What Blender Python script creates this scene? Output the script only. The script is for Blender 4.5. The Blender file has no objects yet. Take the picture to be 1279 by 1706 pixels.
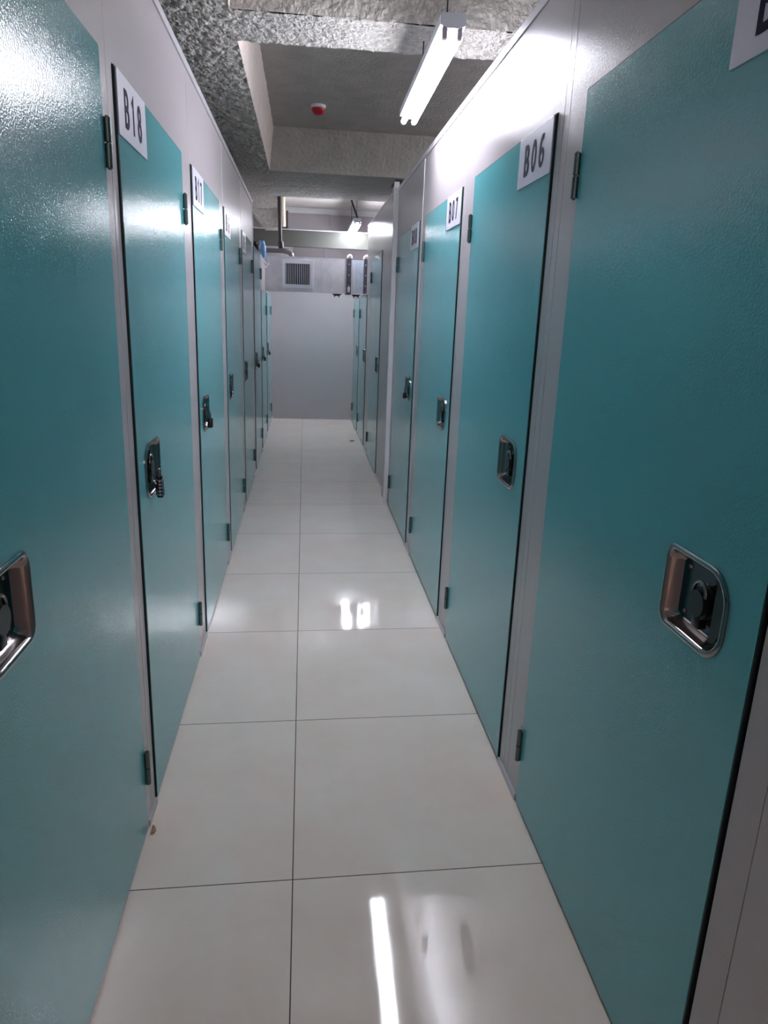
import bpy, bmesh, math, random
from mathutils import Vector, Matrix, noise
random.seed(7)
S = bpy.context.scene
COL = S.collection
PI = math.pi

# ------------------------------------------------------------------ camera
CAM_H, PITCH, YAW, ROLL, FPX = 1.5231, 0.2729, 0.1178, 0.0371, 1177.5
cp, sp, cy, sy = math.cos(PITCH), math.sin(PITCH), math.cos(YAW), math.sin(YAW)
fw = Vector((cp * sy, cp * cy, -sp)); up0 = Vector((sp * sy, sp * cy, cp)); rt0 = Vector((cy, -sy, 0))
rt = math.cos(ROLL) * rt0 + math.sin(ROLL) * up0
up = math.cos(ROLL) * up0 - math.sin(ROLL) * rt0
cam = bpy.data.cameras.new('camera')
cam.sensor_fit = 'HORIZONTAL'; cam.sensor_width = 36.0; cam.lens = 36.0 * FPX / 1279.0
cam.clip_start = 0.02
co = bpy.data.objects.new('camera', cam); COL.objects.link(co)
m = Matrix((rt, up, -fw)).transposed().to_4x4(); m.translation = (0, 0, CAM_H)
co.matrix_world = m
S.camera = co

# ------------------------------------------------------------------ light and exposure
TUBE = 10.8          # emission of the tubes
w = bpy.data.worlds.new('world'); S.world = w; w.use_nodes = True
w.node_tree.nodes['Background'].inputs[0].default_value = (0.95, 0.93, 1.0, 1)
w.node_tree.nodes['Background'].inputs[1].default_value = 0.48
S.view_settings.view_transform = 'Standard'; S.view_settings.look = 'None'
S.view_settings.gamma = 1; S.view_settings.use_curve_mapping = False
S.view_settings.exposure = 2.72

# ------------------------------------------------------------------ materials
def srgb(r, g, b):
    f = lambda c: (c / 255 / 12.92) if c / 255 <= .04045 else ((c / 255 + .055) / 1.055) ** 2.4
    return (f(r), f(g), f(b), 1)

def mat(name, col, rough=.5, metal=0., spec=.5, emit=None, strength=0, bump=None, coat=0, coat_rough=.03, vary=None):
    """bump = (scale, strength, distance); vary = (scale, amount)"""
    M = bpy.data.materials.new(name); M.use_nodes = True
    n = M.node_tree.nodes; l = M.node_tree.links; b = n['Principled BSDF']
    b.inputs['Base Color'].default_value = col
    b.inputs['Roughness'].default_value = rough; b.inputs['Metallic'].default_value = metal
    b.inputs['Specular IOR Level'].default_value = spec
    b.inputs['Coat Weight'].default_value = coat; b.inputs['Coat Roughness'].default_value = coat_rough
    if emit:
        b.inputs['Emission Color'].default_value = emit; b.inputs['Emission Strength'].default_value = strength
    geo = n.new('ShaderNodeNewGeometry')
    if vary:
        t = n.new('ShaderNodeTexNoise'); t.inputs['Scale'].default_value = vary[0]; t.inputs['Detail'].default_value = 6
        l.new(geo.outputs['Position'], t.inputs['Vector'])
        r = n.new('ShaderNodeMapRange'); r.inputs[1].default_value = .3; r.inputs[2].default_value = .7
        r.inputs[3].default_value = 1 - vary[1]; r.inputs[4].default_value = 1 + vary[1]
        l.new(t.outputs[0], r.inputs[0])
        mx = n.new('ShaderNodeVectorMath'); mx.operation = 'SCALE'; mx.inputs[0].default_value = col[:3]
        l.new(r.outputs[0], mx.inputs['Scale']); l.new(mx.outputs[0], b.inputs['Base Color'])
    if bump:
        t = n.new('ShaderNodeTexNoise'); t.inputs['Scale'].default_value = bump[0]; t.inputs['Detail'].default_value = bump[3] if len(bump) > 3 else 4
        l.new(geo.outputs['Position'], t.inputs['Vector'])
        bp = n.new('ShaderNodeBump'); bp.inputs['Strength'].default_value = bump[1]; bp.inputs['Distance'].default_value = bump[2]
        l.new(t.outputs[0], bp.inputs['Height']); l.new(bp.outputs[0], b.inputs['Normal'])
    return M

M = {}
M['teal'] = mat('teal_paint', srgb(97, 182, 190), .13, spec=.5, bump=(210, .2, .003, 2))
M['panel'] = mat('grey_paint', srgb(194, 187, 190), .24, spec=.35, bump=(210, .2, .003, 2))
M['seam'] = mat('dark_seam', srgb(38, 42, 48), .6)
M['near_black'] = mat('black_edge', srgb(14, 26, 32), .5)
M['gap_shade'] = mat('painted_gap_shade', srgb(20, 20, 22), .9)
M['alu'] = mat('aluminium_trim', srgb(205, 203, 208), .35, metal=.3)
M['post'] = mat('white_metal_post', srgb(244, 240, 246), .35)
M['hinge'] = mat('hinge_steel', srgb(96, 108, 106), .38, metal=.75)
M['sign'] = mat('sign_white', srgb(226, 224, 240), .3)
M['ink'] = mat('sign_ink', srgb(40, 36, 58), .7, spec=.1)
M['chrome'] = mat('stainless', srgb(150, 143, 142), .12, metal=1)
M['tray'] = mat('stainless_tray', srgb(104, 102, 104), .2, metal=1)
M['black'] = mat('black_plastic', srgb(16, 16, 18), .3)
M['lockbody'] = mat('lock_black', srgb(20, 20, 26), .35)
M['brass'] = mat('lock_silver', srgb(190, 190, 205), .2, metal=1)
M['lampbody'] = mat('lamp_white', srgb(186, 190, 200), .4)
M['socket'] = mat('lamp_socket', srgb(150, 140, 150), .5)
M['tube'] = mat('tube_glow', srgb(255, 255, 255), .4, emit=(0.93, 0.92, 1.0, 1), strength=TUBE)
M['warmtube'] = mat('warm_tube_glow', srgb(255, 255, 255), .4, emit=(1.0, .78, .62, 1), strength=9.5)
M['fartube'] = mat('far_tube_glow', srgb(255, 255, 255), .4, emit=(0.93, 0.92, 1.0, 1), strength=21)
M['wire'] = mat('wire_dark', srgb(46, 44, 52), .5, metal=.4)
M['cable'] = mat('cable_dark', srgb(44, 32, 34), .6)
M['concrete'] = mat('sprayed_concrete', srgb(178, 175, 170), .92, spec=.25, bump=(55, .9, .02, 8), vary=(30, .18))
M['smoothc'] = mat('coffer_concrete', srgb(176, 173, 168), .95, spec=.2, bump=(38, .45, .012, 6), vary=(6, .1))
M['strip'] = mat('pinkish_cement', srgb(218, 206, 199), .95, spec=.2, bump=(38, .4, .012, 6), vary=(8, .06))
M['galv'] = mat('galvanised_sheet', srgb(216, 214, 222), .34, metal=.25, bump=(9, .25, .01, 2), vary=(14, .07))
M['beam'] = mat('painted_header', srgb(84, 86, 81), .5, spec=.35)
M['flange'] = mat('flange_dark', srgb(86, 80, 92), .5, metal=.3, vary=(60, .35))
M['grille'] = mat('grille_white', srgb(246, 246, 255), .4)
M['slot_shade'] = mat('grille_slot_shade', srgb(30, 28, 44), .7)
M['plate'] = mat('plate_bluish', srgb(178, 192, 206), .3, vary=(24, .12))
M['bluebag'] = mat('blue_plastic', srgb(120, 168, 222), .25, vary=(30, .3))
M['pipe'] = mat('grey_pipe', srgb(120, 116, 118), .3, metal=.4)
M['blackpipe'] = mat('black_pipe', srgb(38, 30, 34), .45)
M['cream'] = mat('cream_pipe', srgb(206, 196, 176), .5)
M['rust'] = mat('rust', srgb(66, 48, 40), .8, vary=(60, .4))
M['white'] = mat('white_foam', srgb(232, 230, 232), .7)
M['red'] = mat('red_dome', srgb(170, 16, 44), .3)
M['scrap'] = mat('scrap_beige', srgb(176, 160, 130), .9)
M['endwall'] = mat('end_wall_paint', srgb(170, 170, 173), .45, spec=.4, bump=(90, .05, .003))
M['liner'] = mat('upper_liner_board', srgb(128, 122, 126), .6, spec=.3)
M['outer'] = mat('outer_plaster', srgb(150, 148, 145), .9)

def floor_material():
    Mt = bpy.data.materials.new('polished_tiles'); Mt.use_nodes = True
    n = Mt.node_tree.nodes; l = Mt.node_tree.links; b = n['Principled BSDF']
    geo = n.new('ShaderNodeNewGeometry'); sep = n.new('ShaderNodeSeparateXYZ'); l.new(geo.outputs['Position'], sep.inputs[0])
    def math_(op, a, bb=None, c=None):
        k = n.new('ShaderNodeMath'); k.operation = op
        for i, v in enumerate((a, bb, c)):
            if v is None: continue
            if isinstance(v, (int, float)): k.inputs[i].default_value = v
            else: l.new(v, k.inputs[i])
        return k.outputs[0]
    X, Y = sep.outputs[0], sep.outputs[1]
    xx = math_('ADD', X, 0.0245 + 80)
    yy = math_('ADD', math_('MULTIPLY_ADD', X, -0.018, Y), -1.6297 + 80)
    masks = []; cells = []
    for c in (xx, yy):
        q = math_('DIVIDE', c, 0.8)
        d = math_('PINGPONG', q, 0.5)          # 0 at a joint, .5 mid tile
        masks.append(math_('LESS_THAN', d, 0.0019))
        cells.append(math_('FLOOR', q))
    g = math_('MAXIMUM', masks[0], masks[1])
    # clouding of the porcelain, a different offset for every tile
    comb = n.new('ShaderNodeCombineXYZ')
    l.new(math_('MULTIPLY_ADD', cells[0], 3.7, X), comb.inputs[0]); l.new(math_('MULTIPLY_ADD', cells[1], 5.3, Y), comb.inputs[1])
    t = n.new('ShaderNodeTexNoise'); t.inputs['Scale'].default_value = 3.2; t.inputs['Detail'].default_value = 7; t.inputs['Roughness'].default_value = .62
    l.new(comb.outputs[0], t.inputs['Vector'])
    ramp = n.new('ShaderNodeValToRGB'); ramp.color_ramp.elements[0].position = .3; ramp.color_ramp.elements[1].position = .7
    ramp.color_ramp.elements[0].color = srgb(250, 231, 219); ramp.color_ramp.elements[1].color = srgb(255, 243, 234)
    l.new(t.outputs[0], ramp.inputs[0])
    mx = n.new('ShaderNodeMix'); mx.data_type = 'RGBA'
    l.new(g, mx.inputs[0]); l.new(ramp.outputs[0], mx.inputs[6]); mx.inputs[7].default_value = srgb(72, 66, 66)
    l.new(mx.outputs[2], b.inputs['Base Color'])
    t2 = n.new('ShaderNodeTexNoise'); t2.inputs['Scale'].default_value = 5; t2.inputs['Detail'].default_value = 5
    l.new(comb.outputs[0], t2.inputs['Vector'])
    mr = n.new('ShaderNodeMapRange'); mr.inputs[1].default_value = .35; mr.inputs[2].default_value = .7; mr.inputs[3].default_value = .03; mr.inputs[4].default_value = .07
    l.new(t2.outputs[0], mr.inputs[0])
    l.new(math_('MAXIMUM', mr.outputs[0], math_('MULTIPLY', g, .8)), b.inputs['Roughness'])
    b.inputs['Specular IOR Level'].default_value = .5
    bp = n.new('ShaderNodeBump'); bp.inputs['Strength'].default_value = .6; bp.inputs['Distance'].default_value = .0015
    l.new(math_('SUBTRACT', 1, g), bp.inputs['Height']); l.new(bp.outputs[0], b.inputs['Normal'])
    return Mt
M['floor'] = floor_material()

# ------------------------------------------------------------------ mesh helpers
class MB:
    """collects verts and faces of ONE mesh, several material slots allowed"""
    def __init__(s): s.v = []; s.f = []; s.mi = []; s.mats = []
    def slot(s, m):
        if m not in s.mats: s.mats.append(m)
        return s.mats.index(m)
    def add(s, vs, fs, m):
        o = len(s.v); k = s.slot(m); s.v += [Vector(v) for v in vs]
        for f in fs: s.f.append([i + o for i in f]); s.mi.append(k)
        return s
    def box(s, a, b, m, bev=0):
        x0, x1 = sorted((a[0], b[0])); y0, y1 = sorted((a[1], b[1])); z0, z1 = sorted((a[2], b[2]))
        if not bev:
            vs = [(x, y, z) for x in (x0, x1) for y in (y0, y1) for z in (z0, z1)]
            return s.add(vs, [(0, 1, 3, 2), (4, 6, 7, 5), (0, 4, 5, 1), (2, 3, 7, 6), (0, 2, 6, 4), (1, 5, 7, 3)], m)
        bm = bmesh.new(); bmesh.ops.create_cube(bm, size=1)
        for v in bm.verts: v.co = Vector(((x0 + x1) / 2 + v.co.x * (x1 - x0), (y0 + y1) / 2 + v.co.y * (y1 - y0), (z0 + z1) / 2 + v.co.z * (z1 - z0)))
        bmesh.ops.bevel(bm, geom=bm.edges[:], offset=bev, segments=2, affect='EDGES', profile=.5)
        bm.verts.index_update()
        s.add([v.co.copy() for v in bm.verts], [[v.index for v in f.verts] for f in bm.faces], m); bm.free()
        return s
    def prism(s, pts, axis, a, b, m):
        """closed outline pts (2d) swept along axis from a to b"""
        n = len(pts)
        def mk(p, t):
            q = list(p); q.insert(axis, t); return q
        vs = [mk(p, a) for p in pts] + [mk(p, b) for p in pts]
        fs = [[i, (i + 1) % n, n + (i + 1) % n, n + i] for i in range(n)] + [list(range(n))[::-1], list(range(n, 2 * n))]
        return s.add(vs, fs, m)
    def loft(s, loops, m, cap0=False, cap1=False):
        n = len(loops[0]); vs = [p for lp in loops for p in lp]; fs = []
        for k in range(len(loops) - 1):
            for i in range(n):
                fs.append([k * n + i, k * n + (i + 1) % n, (k + 1) * n + (i + 1) % n, (k + 1) * n + i])
        if cap0: fs.append(list(range(n))[::-1])
        if cap1: fs.append(list(range((len(loops) - 1) * n, len(loops) * n)))
        return s.add(vs, fs, m)
    def tube(s, pts, r, m, seg=12, cap=True):
        pts = [Vector(p) for p in pts]; rs = r if isinstance(r, (list, tuple)) else [r] * len(pts)
        loops = []; prev = None
        for i, p in enumerate(pts):
            d = (pts[min(i + 1, len(pts) - 1)] - pts[max(i - 1, 0)]).normalized()
            if prev is None:
                a = Vector((0, 0, 1)) if abs(d.z) < .9 else Vector((1, 0, 0)); u = d.cross(a).normalized()
            else: u = (prev - d * prev.dot(d)).normalized()
            prev = u; vv = d.cross(u)
            loops.append([p + rs[i] * (math.cos(t) * u + math.sin(t) * vv) for t in [2 * PI * k / seg for k in range(seg)]])
        return s.loft(loops, m, cap, cap)
    def build(s, name, parent=None, smooth=None):
        me = bpy.data.meshes.new(name); me.from_pydata([tuple(v) for v in s.v], [], s.f)
        for m in s.mats: me.materials.append(M[m])
        for i, p in enumerate(me.polygons): p.material_index = s.mi[i]
        bm = bmesh.new(); bm.from_mesh(me); bmesh.ops.recalc_face_normals(bm, faces=bm.faces[:]); bm.to_mesh(me); bm.free()
        me.update()
        if smooth:
            me.shade_smooth(); 
            try: me.set_sharp_from_angle(angle=math.radians(smooth))
            except Exception: pass
        o = bpy.data.objects.new(name, me); COL.objects.link(o)
        if parent: o.parent = parent
        return o

def thing(name, label, cat, loc, group=None):
    o = bpy.data.objects.new(name, None); COL.objects.link(o); o.location = loc; o.empty_display_size = .05
    o['label'] = label; o['category'] = cat
    if group: o['group'] = group
    return o
def tag(o, label, cat, group=None):
    o['label'] = label; o['category'] = cat
    if group: o['group'] = group
    return o
def struct(o): o['kind'] = 'structure'; return o
def copy_tree(o, parent=None):
    c = o.copy(); COL.objects.link(c); c.parent = parent
    for ch in list(o.children): copy_tree(ch, c)
    return c

# ------------------------------------------------------------------ the plan
XL, XR = -0.463, 0.698
HT, HD = 2.41, 2.075            # partition top, door top
HLOW, DLOW = 2.08, 1.722        # low units under the duct
YB, YE = -4.0, 10.43
W = 0.965
#          near edge, width, height, number, padlock
LEFT = [(0.885, .965, HD, None, None), (1.99, .965, HD, 'B18', 'combo'), (3.20, .965, HD, 'B17', 'black'),
        (4.40, .965, HD, 'B16', 'small'), (5.61, .965, HD, 'B15', None), (6.87, .945, HD, None, 'black'),
        (7.98, .90, DLOW, None, 'drop'), (9.12, .90, DLOW, None, 'drop')]
RIGHT = [(0.925, .975, HD, 'B05', None), (2.135, .975, HD, 'B06', None), (3.352, .975, HD, 'B07', None),
         (4.575, .965, HD, 'B08', 'black'), (6.735, .965, HD, None, None), (8.24, .93, DLOW, None, None), (9.38, .90, DLOW, None, None)]

# ------------------------------------------------------------------ floor
fm = MB(); fm.add([(-2.6, YB, 0), (2.6, YB, 0), (2.6, YE + .1, 0), (-2.6, YE + .1, 0)], [(0, 1, 2, 3)], 'floor')
struct(fm.build('floor'))

# ------------------------------------------------------------------ partition walls
def partition(side, x, doors, segs, seams, strips):
    """segs = (y0, y1, top); doors cut openings"""
    b = MB(); T = .05
    sg = -1 if side == 'left' else 1
    out = x + sg * T
    marks = []
    prev = YB
    def top_at(y):
        for a, c, t in segs:
            if a <= y < c: return t
    cuts = sorted(set([YB, YE] + [s for a, c, t in segs for s in (a, c)] + [d[0] - .012 for d in doors] + [d[0] + d[1] + .004 for d in doors] + list(seams)))
    g = .0013
    for a, c in zip(cuts[:-1], cuts[1:]):
        if c - a < .002: continue
        mid = (a + c) / 2; tp = top_at(mid)
        z0 = 0.0
        for d in doors:
            if d[0] - .013 < mid < d[0] + d[1] + .005: z0 = d[2] + .005
        ga = g if a in seams else 0; gc = g if c in seams else 0
        # transom panels run on over seam-free joints
        b.box((x, a + ga, z0), (out, c - gc, tp), 'panel')
    for y in strips: b.box((x - sg * .0018, y - .009, 0.022), (x, y + .007, top_at(y)), 'alu')
    # dark sheet that paints shade into the seams and the door gaps, and the roof over the units
    for a, c, t in segs:
        b.box((out + sg * .001, a, .0), (out + sg * .03, c, t - .01), 'gap_shade')
        b.box((out + sg * .001, a, t - .05), (sg * 2.6, c, t), 'panel')
    o = b.build('wall_' + side); struct(o)
    return o
segL = [(YB, 6.78, HT), (6.78, 8.9, HLOW), (8.9, YE, 1.742)]
segR = [(YB, 6.2, HT), (6.2, 8.36, 2.445), (8.36, YE, 1.742)]
seamsL = [-2.0, -.4, .66, .80, 1.925, 3.155, 4.378, 5.585, 6.845, 7.93, 9.05]
seamsR = [-2.0, -.4, .845, .70, 2.03, 2.075, 3.29, 4.50, 7.76, 8.17, 9.28]
partition('left', XL, LEFT, segL, seamsL, (4.378, 5.585))
partition('right', XR, RIGHT, segR, seamsR, (4.50,))

# edge trims: top coping and base track (parts of the setting)
b = MB(); b.box((XL + .006, YB, HT), (XL - .07, 6.78, HT + .028), 'alu'); b.box((XL + .006, 6.775, HLOW - .02), (XL - .06, 6.795, HT + .028), 'alu')
struct(b.build('trim_1'))
b = MB(); b.box((XR - .006, YB, HT), (XR + .07, 5.98, HT + .028), 'alu'); b.box((XR - .004, 5.98, 2.445), (XR + .06, 8.36, 2.462), 'alu')
struct(b.build('trim_2'))
def base(side, x, doors):
    b = MB(); sg = 1 if side == 'left' else -1
    edges = [YB] + [v for d in doors for v in (d[0] - .012, d[0] + d[1] + .02)] + [YE]
    for a, c in zip(edges[::2], edges[1::2]):
        if c - a > .02: b.box((x + sg * .008, a, 0), (x, c, .022), 'alu')
    for d in doors: b.box((x + sg * .001, d[0] - .01, 0), (x - sg * .02, d[0] + d[1] + .004, .006), 'near_black')
    struct(b.build('baseboard_' + side))
base('left', XL, LEFT); base('right', XR, RIGHT)

# white metal post between B08 and the blank panel, right wall
b = MB(); b.box((XR - .036, 5.68, 0), (XR, 5.72, 2.475), 'post', .003); b.box((XR - .022, 5.72, 0), (XR, 5.95, 2.47), 'panel')
b.box((XR - .034, 5.675, 2.475), (XR + .02, 5.96, 2.487), 'near_black')
struct(b.build('trim_3'))

# ------------------------------------------------------------------ end wall, outer shell
b = MB(); b.box((-2.6, YE, 0), (2.6, YE + .1, 3.2), 'endwall')
struct(b.build('wall_back'))
b = MB()
for x0, x1, z0, z1 in ((-.45, .33, 2.40, 2.80), (.335, 1.2, 2.40, 2.80), (-.16, .26, 1.9, 2.39), (.265, 1.2, 1.9, 2.39)):
    b.box((x0, YE - .012, z0), (x1, YE - .001, z1), 'liner')
struct(b.build('trim_4'))
b = MB(); b.box((-2.7, YB, 0), (-2.6, YE, 2.41), 'outer'); struct(b.build('wall_outer_left'))
b = MB(); b.box((2.6, YB, 0), (2.7, YE, 2.41), 'outer'); struct(b.build('wall_outer_right'))
b = MB(); b.box((-2.6, YB - .1, 0), (2.6, YB, 2.2), 'outer'); struct(b.build('wall_front'))

# ------------------------------------------------------------------ concrete ceiling with downstand beams
ZB, ZC = 2.72, 3.08
cb = MB()
def rough(p, amp):
    q = Vector(p)
    n1 = noise.noise(q * 34) * .5 + noise.noise(q * 75 + Vector((5, 1, 2))) * .38 + noise.noise(q * 9) * .45
    return amp * n1
def grid(o, u, v, nu, nv, nrm, amp, m, pin=True):
    """rough patch: origin o, edge vectors u and v, displaced along nrm"""
    o, u, v, nrm = Vector(o), Vector(u), Vector(v), Vector(nrm)
    vs = []; fs = []
    for j in range(nv + 1):
        for i in range(nu + 1):
            p = o + u * (i / nu) + v * (j / nv)
            d = rough(p, amp)
            vs.append(p + nrm * d + (nrm.yzx if False else Vector((0, 0, 0))))
    for j in range(nv):
        for i in range(nu):
            a = j * (nu + 1) + i; fs.append((a, a + 1, a + nu + 2, a + nu + 1))
    cb.add(vs, fs, m)
BX = -.315          # right edge of the long beam
def bay_ceiling(y0, y1, z): cb.box((BX - .2, y0, z), (2.6, y1, z + .1), 'smoothc')
# slab
cb.box((-2.6, YB, 3.2), (2.6, YE + .1, 3.3), 'outer')
bay_ceiling(YB, 3.5, ZC); bay_ceiling(3.7, 7.0, ZC)
cb.box((-2.6, 8.3, 2.875), (2.6, YE, 3.2), 'smoothc')
# long beam on the left: underside and side
cb.box((-2.6, YB, ZB + .012), (BX - .012, 8.4, 3.2), 'concrete')
grid((-1.25, 2.2, ZB), (BX + 1.25, 0, 0), (0, 4.9, 0), 110, 560, (0, 0, -1), .021, 'concrete')
# side of the long beam (flares out a little towards the slab)
for a, c in ((YB, 3.44), (3.80, 7.0)):
    nv = int((c - max(a, 1.8)) / .02)
    grid((BX, max(a, 1.8), ZB), (.035, 0, .36), (0, c - max(a, 1.8), 0), 22, nv, (1, 0, 0), .006, 'strip')
# transverse beam over the lamp
cb.box((BX, 3.452, ZB + .012), (2.6, 3.788, 3.2), 'concrete')
grid((BX - .03, 3.44, ZB), (2.0, 0, 0), (0, .36, 0), 260, 48, (0, 0, -1), .013, 'concrete')
grid((BX, 3.44, ZB), (1.9, 0, 0), (0, 0, .37), 240, 48, (0, -1, 0), .013, 'concrete')
grid((BX, 3.80, ZB), (1.9, 0, 0), (0, 0, .37), 200, 40, (0, 1, 0), .010, 'concrete')
# wide second beam
cb.box((-2.6, 6.98, ZB + .01), (2.6, 8.42, 3.2), 'smoothc')
grid((-.95, 6.97, ZB), (2.2, 0, 0), (0, 1.46, 0), 130, 90, (0, 0, -1), .008, 'smoothc')
grid((-.95, 6.97, ZB), (2.2, 0, 0), (0, 0, .37), 130, 24, (0, -1, 0), .006, 'smoothc')
grid((-.95, 8.43, ZB), (2.2, 0, 0), (0, 0, .2), 100, 14, (0, 1, 0), .006, 'smoothc')
struct(cb.build('ceiling'))
# lagged stub of the beam in the far left corner
b = MB()
b.prism([(-.66, 2.70), (-.325, 2.72), (-.325, 2.46), (-.475, 2.455)], 1, 9.35, 10.42, 'concrete')
b.prism([(-.66, 2.875), (-.325, 2.875), (-.325, 2.715), (-.67, 2.695)], 1, 9.30, 10.42, 'concrete')
struct(b.build('trim_5'))
# painted header that crosses behind the duct
b = MB(); b.box((-1.6, 9.36, 2.285), (1.9, 9.43, 2.485), 'beam', .004); b.box((-1.6, 9.352, 2.475), (1.9, 9.36, 2.487), 'alu')
struct(b.build('trim_6'))

# ------------------------------------------------------------------ doors
def rrect(y0, y1, z0, z1, r, x, seg=5, rn=None):
    """rounded rectangle loop in the plane x; corners (y0 side uses rn)"""
    rn = rn or r; pts = []
    for (cyy, czz, a0, rr) in ((y1 - r, z1 - r, 0, r), (y0 + rn, z1 - rn, PI / 2, rn), (y0 + rn, z0 + rn, PI, rn), (y1 - r, z0 + r, 1.5 * PI, r)):
        for k in range(seg + 1):
            a = a0 + PI / 2 * k / seg; pts.append((x, cyy + rr * math.cos(a), czz + rr * math.sin(a)))
    return pts

def arc(cx, cz, rx, rz, a0, a1, n=10):
    return [(cx + rx * math.cos(math.radians(a0 + (a1 - a0) * k / n)), cz + rz * math.sin(math.radians(a0 + (a1 - a0) * k / n))) for k in range(n + 1)]
GL = {   # strokes of a condensed bold sans, box .5 wide and 1 high
 'B': [[(.08, .0), (.08, 1.0)], [(.08, .93)] + arc(.24, .72, .17, .21, 90, -90) + [(.08, .51)], [(.08, .51), (.26, .51)] + arc(.27, .29, .18, .22, 90, -90) + [(.08, .07)]],
 '0': [arc(.25, .5, .18, .43, 0, 360, 24)],
 '1': [[(.27, .0), (.27, .93), (.12, .78)]],
 '5': [[(.42, .93), (.12, .93), (.10, .53)] + arc(.24, .32, .18, .25, 120, -130, 14)],
 '6': [arc(.25, .30, .18, .23, 0, 360, 20), [(.07, .30)] + arc(.30, .52, .23, .41, 180, 75, 10)],
 '7': [[(.06, .93), (.43, .93), (.19, .0)]],
 '8': [arc(.25, .72, .15, .21, 0, 360, 18), arc(.25, .29, .18, .23, 0, 360, 18)],
}
def text_mesh(body, name, height, parent, centre, sgn):
    """lettering lying on the plate at x = centre[0], read from the corridor"""
    b = MB(); adv = .82; th = .078; n = len(body); wtot = adv * (n - 1) + .5
    for i, ch in enumerate(body):
        for si, st in enumerate(GL[ch]):
            pts = [Vector((p[0] + i * adv - wtot / 2, p[1] - .5)) for p in st]
            closed = (pts[0] - pts[-1]).length < 1e-4
            if closed: pts = pts[:-1]
            m_ = len(pts); L = []; R_ = []
            for k in range(m_):
                p0 = pts[k - 1] if (k or closed) else None; p1 = pts[(k + 1) % m_] if (k < m_ - 1 or closed) else None
                d0 = (pts[k] - p0).normalized() if p0 is not None else None; d1 = (p1 - pts[k]).normalized() if p1 is not None else None
                d0 = d0 or d1; d1 = d1 or d0
                n0 = Vector((-d0.y, d0.x)); n1 = Vector((-d1.y, d1.x)); nn = (n0 + n1); nn = nn / max(.35, nn.length_squared / 2)
                L.append(pts[k] + nn * th); R_.append(pts[k] - nn * th)
            vs = []
            lift = .0002 * si
            for t in (0, .0006 + lift):
                for p in L + R_:
                    vs.append((centre[0] + sgn * t, centre[1] + sgn * p.x * height, centre[2] + p.y * height))
            q = 2 * m_; fs = []
            for k in range(m_ if closed else m_ - 1):
                j = (k + 1) % m_
                fs += [(k, j, m_ + j, m_ + k), (q + k, q + j, q + m_ + j, q + m_ + k), (k, j, q + j, q + k), (m_ + k, m_ + j, q + m_ + j, q + m_ + k)]
            if not closed: fs += [(0, m_, q + m_, q), (m_ - 1, q - 1, 2 * q - 1, q + m_ - 1)]
            b.add(vs, fs, 'ink')
    return b.build(name, parent)

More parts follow.
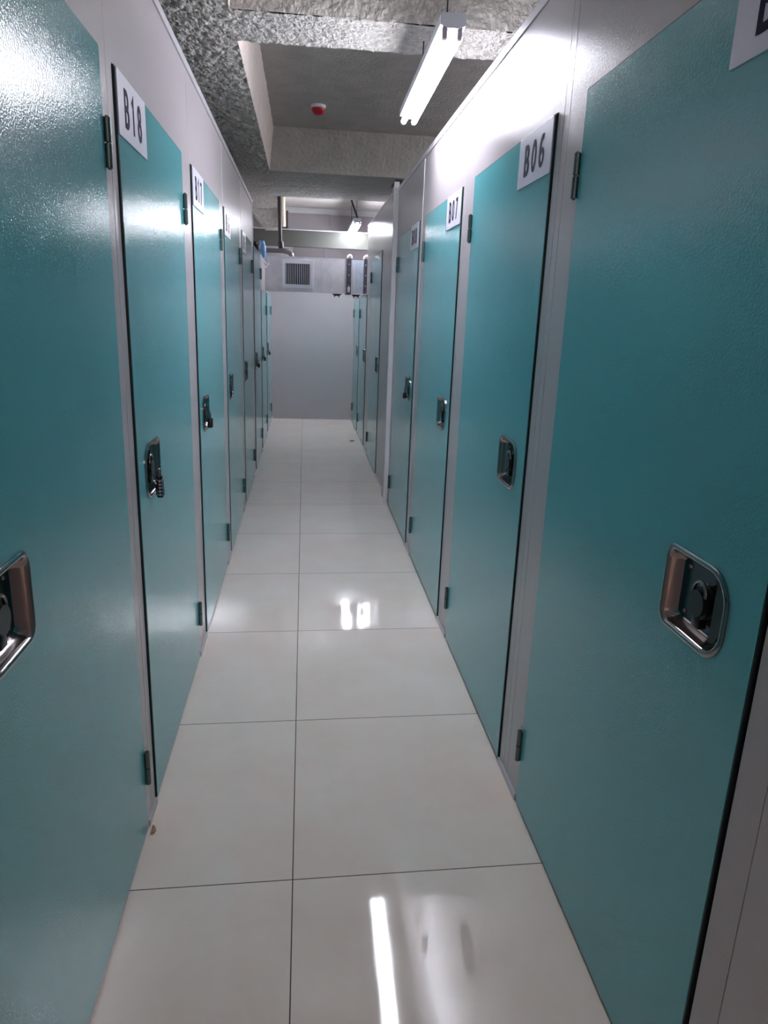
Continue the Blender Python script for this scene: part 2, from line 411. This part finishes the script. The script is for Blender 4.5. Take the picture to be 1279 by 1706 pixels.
PROUD = .0055        # door face stands this far out of the frame
LY0, LY1, LZ0, LZ1 = .085, .275, .978, 1.122      # hole for the latch, from the near edge
def make_door(sgn, wd, ht, label, number):
    """root at the near bottom corner on the wall plane; +y runs away from the camera, corridor side is sgn*x"""
    root = thing('storage_locker', label, 'locker', (0, 0, 0))
    x0, x1 = -.028 * sgn, PROUD * sgn
    b = MB(); z0 = .012
    e = .0015
    for a, c in (((0, z0), (LY0, ht)), ((LY1, z0), (wd, ht)), ((LY0, z0), (LY1, LZ0)), ((LY0, LZ1), (LY1, ht))):
        b.box((x0, a[0], a[1]), (x1, c[0], c[1]), 'teal')
    for yy, zz, sy_, sz_, q in ((LY0, LZ0, 1, 1, .046), (LY0, LZ1, 1, -1, .046), (LY1, LZ0, -1, 1, .020), (LY1, LZ1, -1, -1, .020)):
        arc = [(yy + sy_ * (q - q * math.cos(t)), zz + sz_ * (q - q * math.sin(t))) for t in [PI / 2 * k / 8 for k in range(9)]]
        b.prism([(yy, zz)] + arc, 0, x0, x1, 'teal')
    lf = b.build('door_leaf', root)
    r = MB()  # black strip along the near and top edges of the leaf
    r.box((x0, -.004, z0), (x1 - .0012 * sgn, -.0002, ht), 'near_black'); r.box((x0, -.004, ht), (x1 - .0012 * sgn, wd, ht + .003), 'near_black')
    o = r.build('edge_strip', root); o['label'] = 'black edge strip'
    tops = (1.88, .215) if ht > 1.9 else (1.515, .215)
    for hz in tops:
        h = MB(); y = wd + .003
        h.tube([(sgn * .012, y + .004, hz - .053), (sgn * .012, y + .004, hz - .002)], .0085, 'hinge', 12)
        h.tube([(sgn * .012, y + .004, hz + .002), (sgn * .012, y + .004, hz + .053)], .0085, 'hinge', 12)
        h.tube([(sgn * .012, y + .004, hz - .057), (sgn * .012, y + .004, hz + .057)], .004, 'hinge', 8)
        h.box((sgn * .0002, y + .008, hz - .05), (sgn * .0028, y + .034, hz + .05), 'panel')
        o = h.build('hinge', root, smooth=40); o['label'] = 'steel butt hinge'
    # latch: dished stainless tray, wide on the hinge side, rounded on the closing side
    L = MB(); P = PROUD
    def lp(grow, xx, r=.022, rn=.05): return rrect(LY0 - grow, LY1 + grow, LZ0 - grow, LZ1 + grow, r, sgn * xx, 6, rn)
    L.loft([lp(.010, P + .0005, .030, .060), lp(.010, P + .003, .030, .060), lp(.007, P + .0055, .028, .058), lp(.003, P + .006, .026, .055), lp(-.001, P + .004, .022, .052),
            lp(-.003, P - .003, .020, .050), lp(-.010, P - .016, .016, .044), lp(-.016, P - .021, .012, .040)], 'chrome')
    L.loft([lp(-.016, P - .021, .012, .040), lp(-.03, P - .0215, .01, .03)], 'tray', False, True)
    lt = L.build('latch', root, smooth=50); lt['label'] = 'recessed stainless steel latch'
    yc, zc = .165, 1.052
    k = MB(); xb = P - .021
    def disc(y, z, r, a, c, m, seg=20): k.tube([(sgn * a, y, z), (sgn * c, y, z)], r, m, seg)
    disc(yc, zc, .036, xb, xb + .006, 'chrome'); disc(yc, zc, .030, xb + .006, xb + .020, 'black'); disc(yc, zc, .024, xb + .020, xb + .026, 'lockbody')
    k.box((sgn * (xb + .004), yc - .012, zc - .047), (sgn * (xb + .022), yc + .012, zc - .02), 'black', .003)
    ko = k.build('latch_knob', lt, smooth=40); ko['label'] = 'black turning knob'
    k = MB(); k.tube([(sgn * (xb + .021), yc + .021 * math.cos(a), zc + .016 + .024 * math.sin(a)) for a in [PI * i / 10 for i in range(11)]], .0038, 'chrome', 8)
    ko = k.build('hasp', lt, smooth=50); ko['label'] = 'chrome hasp ring'
    k = MB(); ya = LY0 + .004; hz_ = .054  # black crescent stands in for the shadow on the tray's near side
    k.prism([(ya + .034 - .030 * math.cos(t), 1.05 + hz_ * math.sin(t)) for t in [-PI / 2 + PI * i / 14 for i in range(15)]] , 0, sgn * (xb + .004), sgn * (P - .003), 'black')
    ko = k.build('shade_crescent', lt, smooth=40); ko['label'] = 'black crescent painted as shadow in the tray'
    for zz in (1.095, 1.005):
        k = MB(); k.tube([(sgn * xb, .238, zz), (sgn * (xb + .003), .238, zz)], [.006, .004], 'chrome', 10)
        k.build('screw', lt, smooth=50)
    if number:
        b = MB(); b.box((sgn * (P + .0004), .0, ht - .148), (sgn * (P + .0034), .320, ht + .001), 'sign', .0008)
        so = b.build('number_plate', root); so['label'] = 'white plate reading ' + number
        text_mesh(number, 'lettering', .090, so, (sgn * (P + .0036), .160, ht - .074), sgn)
    return root

def make_padlock(kind, sgn, label):
    """origin at the shackle's hanging point; corridor side is sgn*x"""
    root = thing('padlock', label, 'padlock', (0, 0, 0))
    s = sgn
    if kind == 'combo': w2, hh, dd, body = .012, .05, .013, 'brass'
    elif kind == 'small': w2, hh, dd, body = .014, .034, .009, 'brass'
    else: w2, hh, dd, body = .023, .042, .011, 'lockbody'
    b = MB()
    if kind == 'combo':
        for i in range(5):
            z = -.028 - i * .0105
            b.tube([(0, 0, z), (0, 0, z - .0015), (0, 0, z - .008), (0, 0, z - .0095)], [.010, .0135, .0135, .010], 'brass', 16)
        b.tube([(0, 0, -.018), (0, 0, -.085)], .0095, 'lockbody', 14)
    else:
        b.box((-dd, -w2, -.02 - hh), (dd, w2, -.02), body, .004)
    b.build('lock_body', root, smooth=35)
    b = MB(); r = w2 * .62
    pts = [(0, -r, -.022), (0, -r, -.004)] + [(0, -r * math.cos(a), -.004 + r * math.sin(a)) for a in [PI * i / 8 for i in range(1, 8)]] + [(0, r, -.004), (0, r, -.022)]
    b.tube(pts, .003, 'chrome', 8); o = b.build('shackle', root, smooth=60); o['label'] = 'chrome shackle'
    if kind == 'black':
        b = MB(); b.tube([(s * dd, 0, -.038), (s * (dd + .0015), 0, -.038)], .006, 'chrome', 12); b.build('keyhole', root)
    return root

LAB_L = ['large teal storage locker door closest on the left, with no number plate in view',
         'teal storage locker door with number plate B18 on the left wall',
         'teal storage locker door with number plate B17 on the left wall',
         'teal storage locker door with number plate B16 on the left wall',
         'teal storage locker door with plate B15 just past B16 on the left',
         'unnumbered tall teal storage locker door just past B15 on the left',
         'short teal storage locker door on the left before the metal air duct',
         'shaded short teal storage locker door on the left under the duct, next to end wall']
LAB_R = ['large teal storage locker door closest on the right, plate B05 cut off at top',
         'teal storage locker door with number plate B06 on the right wall',
         'teal storage locker door with number plate B07 on the right wall',
         'teal storage locker door with plate B08 beside the white metal post',
         'tall unnumbered teal storage locker door beyond the white post on the right',
         'short teal storage locker door on the right just before the air duct',
         'shaded short teal storage locker door on the right next to the end wall']
made = {}
for side, x, sgn, rows, labs in (('left', XL, 1, LEFT, LAB_L), ('right', XR, -1, RIGHT, LAB_R)):
    for (y, wd, ht, num, pad), lab in zip(rows, labs):
        d = make_door(sgn, wd, ht, lab, num)
        d.location = (x, y, 0)
        d['group'] = 'storage lockers along the %s wall' % side
        if pad:
            who = num or {6.87: 'the tall unnumbered left door', 7.98: 'the short left door before the duct', 9.12: 'the last short left door'}[y]
            pl = {'combo': 'silver ribbed combination padlock on the latch of door B18', 'black': 'black padlock hanging from the latch of %s' % (num and 'door ' + num or who),
                  'small': 'small silver padlock on the latch of door B16', 'drop': 'small black padlock hanging low on %s' % who}[pad]
            po = make_padlock(pad, sgn, pl)
            po['group'] = 'padlocks on the door latches'
            off = .028 if pad != 'small' else .016
            po.location = (x + sgn * off, y + .165 - (0 if pad != 'drop' else .02), 1.045 if pad != 'drop' else 1.035)

# ------------------------------------------------------------------ twin tube lamps on suspension rods
def make_lamp(label, glow='tube'):
    root = thing('ceiling_light', label, 'light', (0, 0, 0), 'twin-tube lamps hung over the corridor')
    b = MB(); Lh = .62
    b.prism([(-.046, .030), (-.046, .062), (-.040, .068), (.040, .068), (.046, .062), (.046, .030), (.018, .020), (-.018, .020)], 1, -Lh, Lh, 'lampbody')
    b.build('housing', root, smooth=30)
    for e in (-1, 1):
        for sx in (-1, 1):
            b = MB(); b.box((sx * .027 - .009, e * (Lh - .006), -.012), (sx * .027 + .009, e * (Lh - .030), .026), 'socket', .003)
            b.build('lamp_holder', root)
    for sx in (-1, 1):
        b = MB(); b.tube([(sx * .027, -Lh + .028, 0), (sx * .027, Lh - .028, 0)], .0135, glow, 16)
        b.build('light_tube', root, smooth=50)
    return root
lamp = make_lamp('long twin-tube lamp hanging near the camera, above the B06 and B07 doors')
lamp.location = (.528, 3.47, 2.492); lamp.rotation_euler = (0, 0, -.012)
lamp2 = make_lamp('far twin-tube lamp above the header and air duct, seen end-on', 'fartube'); lamp2.location = (.594, 9.27, 2.497)
lamp3 = make_lamp('warm twin-tube lamp hanging in the corridor behind the viewpoint', 'warmtube'); lamp3.location = (.50, -2.3, 2.492)
for lm, ys in ((lamp, (3.0, 3.62)), (lamp2, (8.8, 9.75)), (lamp3, (-2.7, -1.9))):
    for yy in ys:
        dy = yy - lm.location.y
        zt = 3.08
        if 3.44 < yy < 3.8 : zt = ZB + .004
        if yy > 8.43: zt = 2.875
        b = MB(); b.tube([(0, dy, .066), (0, dy, zt - lm.location.z)], .003, 'wire', 8); o = b.build('suspension_rod', lm); o['label'] = 'thin dark rod'
b = MB(); b.tube([(.50, 8.72, 2.874), (.53, 8.72, 2.75), (.56, 8.71, 2.67), (.588, 8.70, 2.60), (.60, 8.70, 2.566)], .011, 'cable', 10)
tag(b.build('power_cable', smooth=60), 'dark slanting power cable feeding the far lamp', 'cable')

# red fire alarm beacon on the coffer ceiling
t = thing('fire_alarm', 'small red fire alarm dome on the concrete ceiling', 'alarm', (.10, 6.22, ZC))
b = MB(); b.tube([(0, 0, .0), (0, 0, -.018), (0, 0, -.024)], [.058, .058, .052], 'white', 24); b.build('mounting_base', t, smooth=40)
b = MB(); b.tube([(0, 0, -.0242), (0, 0, -.045), (0, 0, -.062), (0, 0, -.072)], [.056, .052, .038, .018], 'red', 24); b.build('dome', t, smooth=60)

# ------------------------------------------------------------------ air duct across the end
DY = 8.905
duct = thing('air_duct', 'galvanised air duct crossing the end of the corridor', 'duct', (0, DY, 1.745))
b = MB(); D = .26; H = .385
b.box((-1.6, 0, 0), (-.30, D, H), 'galv'); b.box((-.299, 0, 0), (.20, D, H), 'galv'); b.box((.201, 0, 0), (.497, D, H), 'galv')
b.box((-1.6, -.002, H - .004), (.497, .01, H + .006), 'galv'); b.box((-1.6, -.003, -.006), (.497, .02, .004), 'galv')
b.build('duct_body', duct)
b = MB(); b.box((.552, .004, 0), (.70, D, H), 'plate'); b.box((.575, .0, .02), (.60, .004, H - .03), 'alu'); b.box((.552, -.004, -.004), (.70, .02, .012), 'alu')
b.box((.742, .004, 0), (1.6, D, H), 'galv')
o = b.build('duct_end', duct); o['label'] = 'bluish end section'
for x0, x1 in ((.498, .551), (.702, .741)):
    b = MB(); b.box((x0, -.03, -.012), (x1, D, H + .012), 'flange'); fo = b.build('flange', duct); fo['label'] = 'dark stained flange'
    for k in range(3):
        c = MB(); zz = .09 + k * .12; c.tube([((x0 + x1) / 2, -.031, zz), ((x0 + x1) / 2, -.037, zz)], .007, 'alu', 6); c.build('bolt', fo)
    c = MB(); q = (x0 + x1) / 2
    c.tube([(q - .02, -.02, H + .012), (q - .012, -.02, H + .035), (q + .008, -.015, H + .045), (q + .024, -.01, H + .03), (q + .03, -.01, H + .013)], [.012, .017, .02, .018, .01], 'white', 10)
    co_ = c.build('foam_cap', fo, smooth=60); co_['label'] = 'white foam lump'
b = MB(); b.box((.510, -.038, .012), (.538, -.031, .075), 'white', .002); b.tube([(.50, -.03, -.02), (.51, -.03, -.032), (.525, -.03, -.036), (.54, -.03, -.03), (.545, -.03, -.018)], .007, 'white', 8)
b.build('drain_clip', duct, smooth=40)
for q in (.39, .62):
    b = MB(); b.prism([(q - .06, -.008), (q + .06, -.008), (q + .03, -.028), (q + .025, -.05), (q + .015, -.03), (q - .02, -.03), (q - .03, -.05), (q - .035, -.028)], 1, .03, .12, 'near_black')
    b.build('hanger', duct)
g = MB()
gx0, gx1, gz0, gz1 = -.262, .097, .040, .355
for a, c in (((gx0, gz0), (gx1, gz0 + .04)), ((gx0, gz1 - .04), (gx1, gz1)), ((gx0, gz0 + .04), (gx0 + .036, gz1 - .04)), ((gx1 - .036, gz0 + .04), (gx1, gz1 - .04))):
    g.box((a[0], -.022, a[1]), (c[0], -.0005, c[1]), 'grille')
go = g.build('grille', duct); go['label'] = 'white square vent grille'
g = MB(); g.box((gx0 + .036, -.004, gz0 + .04), (gx1 - .036, -.003, gz1 - .04), 'slot_shade'); g.build('grille_shade', go)  # dark sheet painting in the shade between the slats
g = MB(); n = 13
for k in range(n):
    x = gx0 + .036 + (gx1 - gx0 - .072) * (k + .5) / n
    g.prism([(x - .004, -.020), (x + .0005, -.020), (x + .003, -.006), (x - .001, -.006)], 2, gz0 + .04, gz1 - .04, 'grille')
g.build('grille_slats', go)

# ------------------------------------------------------------------ pipes, cables and bits above the duct
b = MB(); b.tube([(-.299, 8.97, 2.874), (-.292, 8.97, 2.5), (-.285, 8.97, 2.235)], .024, 'blackpipe', 14); b.tube([(-.283, 8.97, 2.30), (-.275, 8.97, 2.225)], .034, 'blackpipe', 12)
tag(b.build('drop_pipe', smooth=50), 'black vertical pipe dropping from the ceiling to the duct', 'pipe')
t = thing('drain_pipe', 'grey horizontal pipe lying above the duct with an elbow down', 'pipe', (0, 9.04, 2.195))
b = MB(); b.tube([(-1.2, 0, .01), (-.235, 0, .01)], .027, 'pipe', 16); b.build('straight_run', t, smooth=50)
b = MB(); b.tube([(-.24, 0, .01), (-.205, 0, .008), (-.18, 0, -.002), (-.163, 0, -.02), (-.157, 0, -.04), (-.157, 0, -.058)], .033, 'pipe', 16); b.build('elbow', t, smooth=60)
b = MB(); b.tube([(-.27, 9.30, 2.874), (-.262, 9.30, 2.50)], .030, 'cream', 14)
tag(b.build('riser_pipe', smooth=50), 'cream vertical pipe just behind the black drop pipe', 'pipe')
b = MB(); b.box((-.226, 9.32, 2.49), (-.204, 9.35, 2.69), 'rust', .004); b.box((-.28, 9.334, 2.489), (-.204, 9.35, 2.515), 'rust', .003)
tag(b.build('angle_bracket'), 'rusty angle bracket beside the cream pipe above the header', 'bracket')
# blue plastic over the end of the low wall
b = MB()
loops = []
for k, (z, wx, yy) in enumerate([(2.285, .030, 0), (2.25, .034, .004), (2.21, .036, -.004), (2.17, .034, .004), (2.13, .030, 0), (2.10, .022, .003), (2.085, .012, 0)]):
    c = -.493 + (2.285 - z) * .12
    loops.append([(c + wx * math.cos(a) * (1 + .1 * math.sin(3 * a + k)), 8.78 + yy + .022 * math.sin(a), z) for a in [2 * PI * i / 14 for i in range(14)]])
b.loft(loops, 'bluebag', True, True)
tag(b.build('plastic_bag', smooth=60), 'light blue plastic bag at the left end above the duct', 'bag')
for i, pts in enumerate(([(-.49, 8.76, 2.10), (-.47, 8.72, 2.07), (-.44, 8.84, 2.04), (-.40, 8.88, 2.03), (-.36, 8.89, 2.02)],
                         [(-.475, 8.25, 2.10), (-.47, 8.4, 2.09), (-.456, 8.5, 2.02), (-.45, 8.65, 1.99), (-.44, 8.86, 2.01), (-.41, 8.895, 2.07), (-.42, 8.898, 2.11)])):
    b = MB(); b.tube(pts, .0035, 'white', 6)
    tag(b.build('thin_cable', smooth=60), ['short thin white cable trailing right from the blue bag', 'longer thin white cable drooping over the low wall edge by the blue bag'][i], 'cable')
b = MB(); b.box((-.60, 8.30, 2.081), (-.50, 8.42, 2.20), 'black', .01); b.box((-.585, 8.30, 2.20), (-.52, 8.41, 2.235), 'black', .008)
tag(b.build('junction_box'), 'dark box on top of the low left wall beside the blue bag', 'box')

# small scrap on the floor by the left wall
b = MB()
pr = [(XL + .012 + .022 * random.random(), 1.83 + .05 * random.random(), .001 + .012 * random.random()) for _ in range(12)]
bm = bmesh.new(); vs = [bm.verts.new(p) for p in pr]; bmesh.ops.convex_hull(bm, input=vs); bm.verts.index_update()
b.add([v.co.copy() for v in bm.verts], [[v.index for v in f.verts] for f in bm.faces], 'scrap'); bm.free()
tag(b.build('debris'), 'tiny beige scrap on the floor against the left wall frame', 'debris')

b = MB(); b.prism([(.560, 8.62), (.600, 8.60), (.622, 8.635), (.590, 8.65)], 2, .0005, .006, 'rust')
tag(b.build('dry_leaf'), 'tiny dark leaf-like speck on the far floor by the right wall', 'debris')
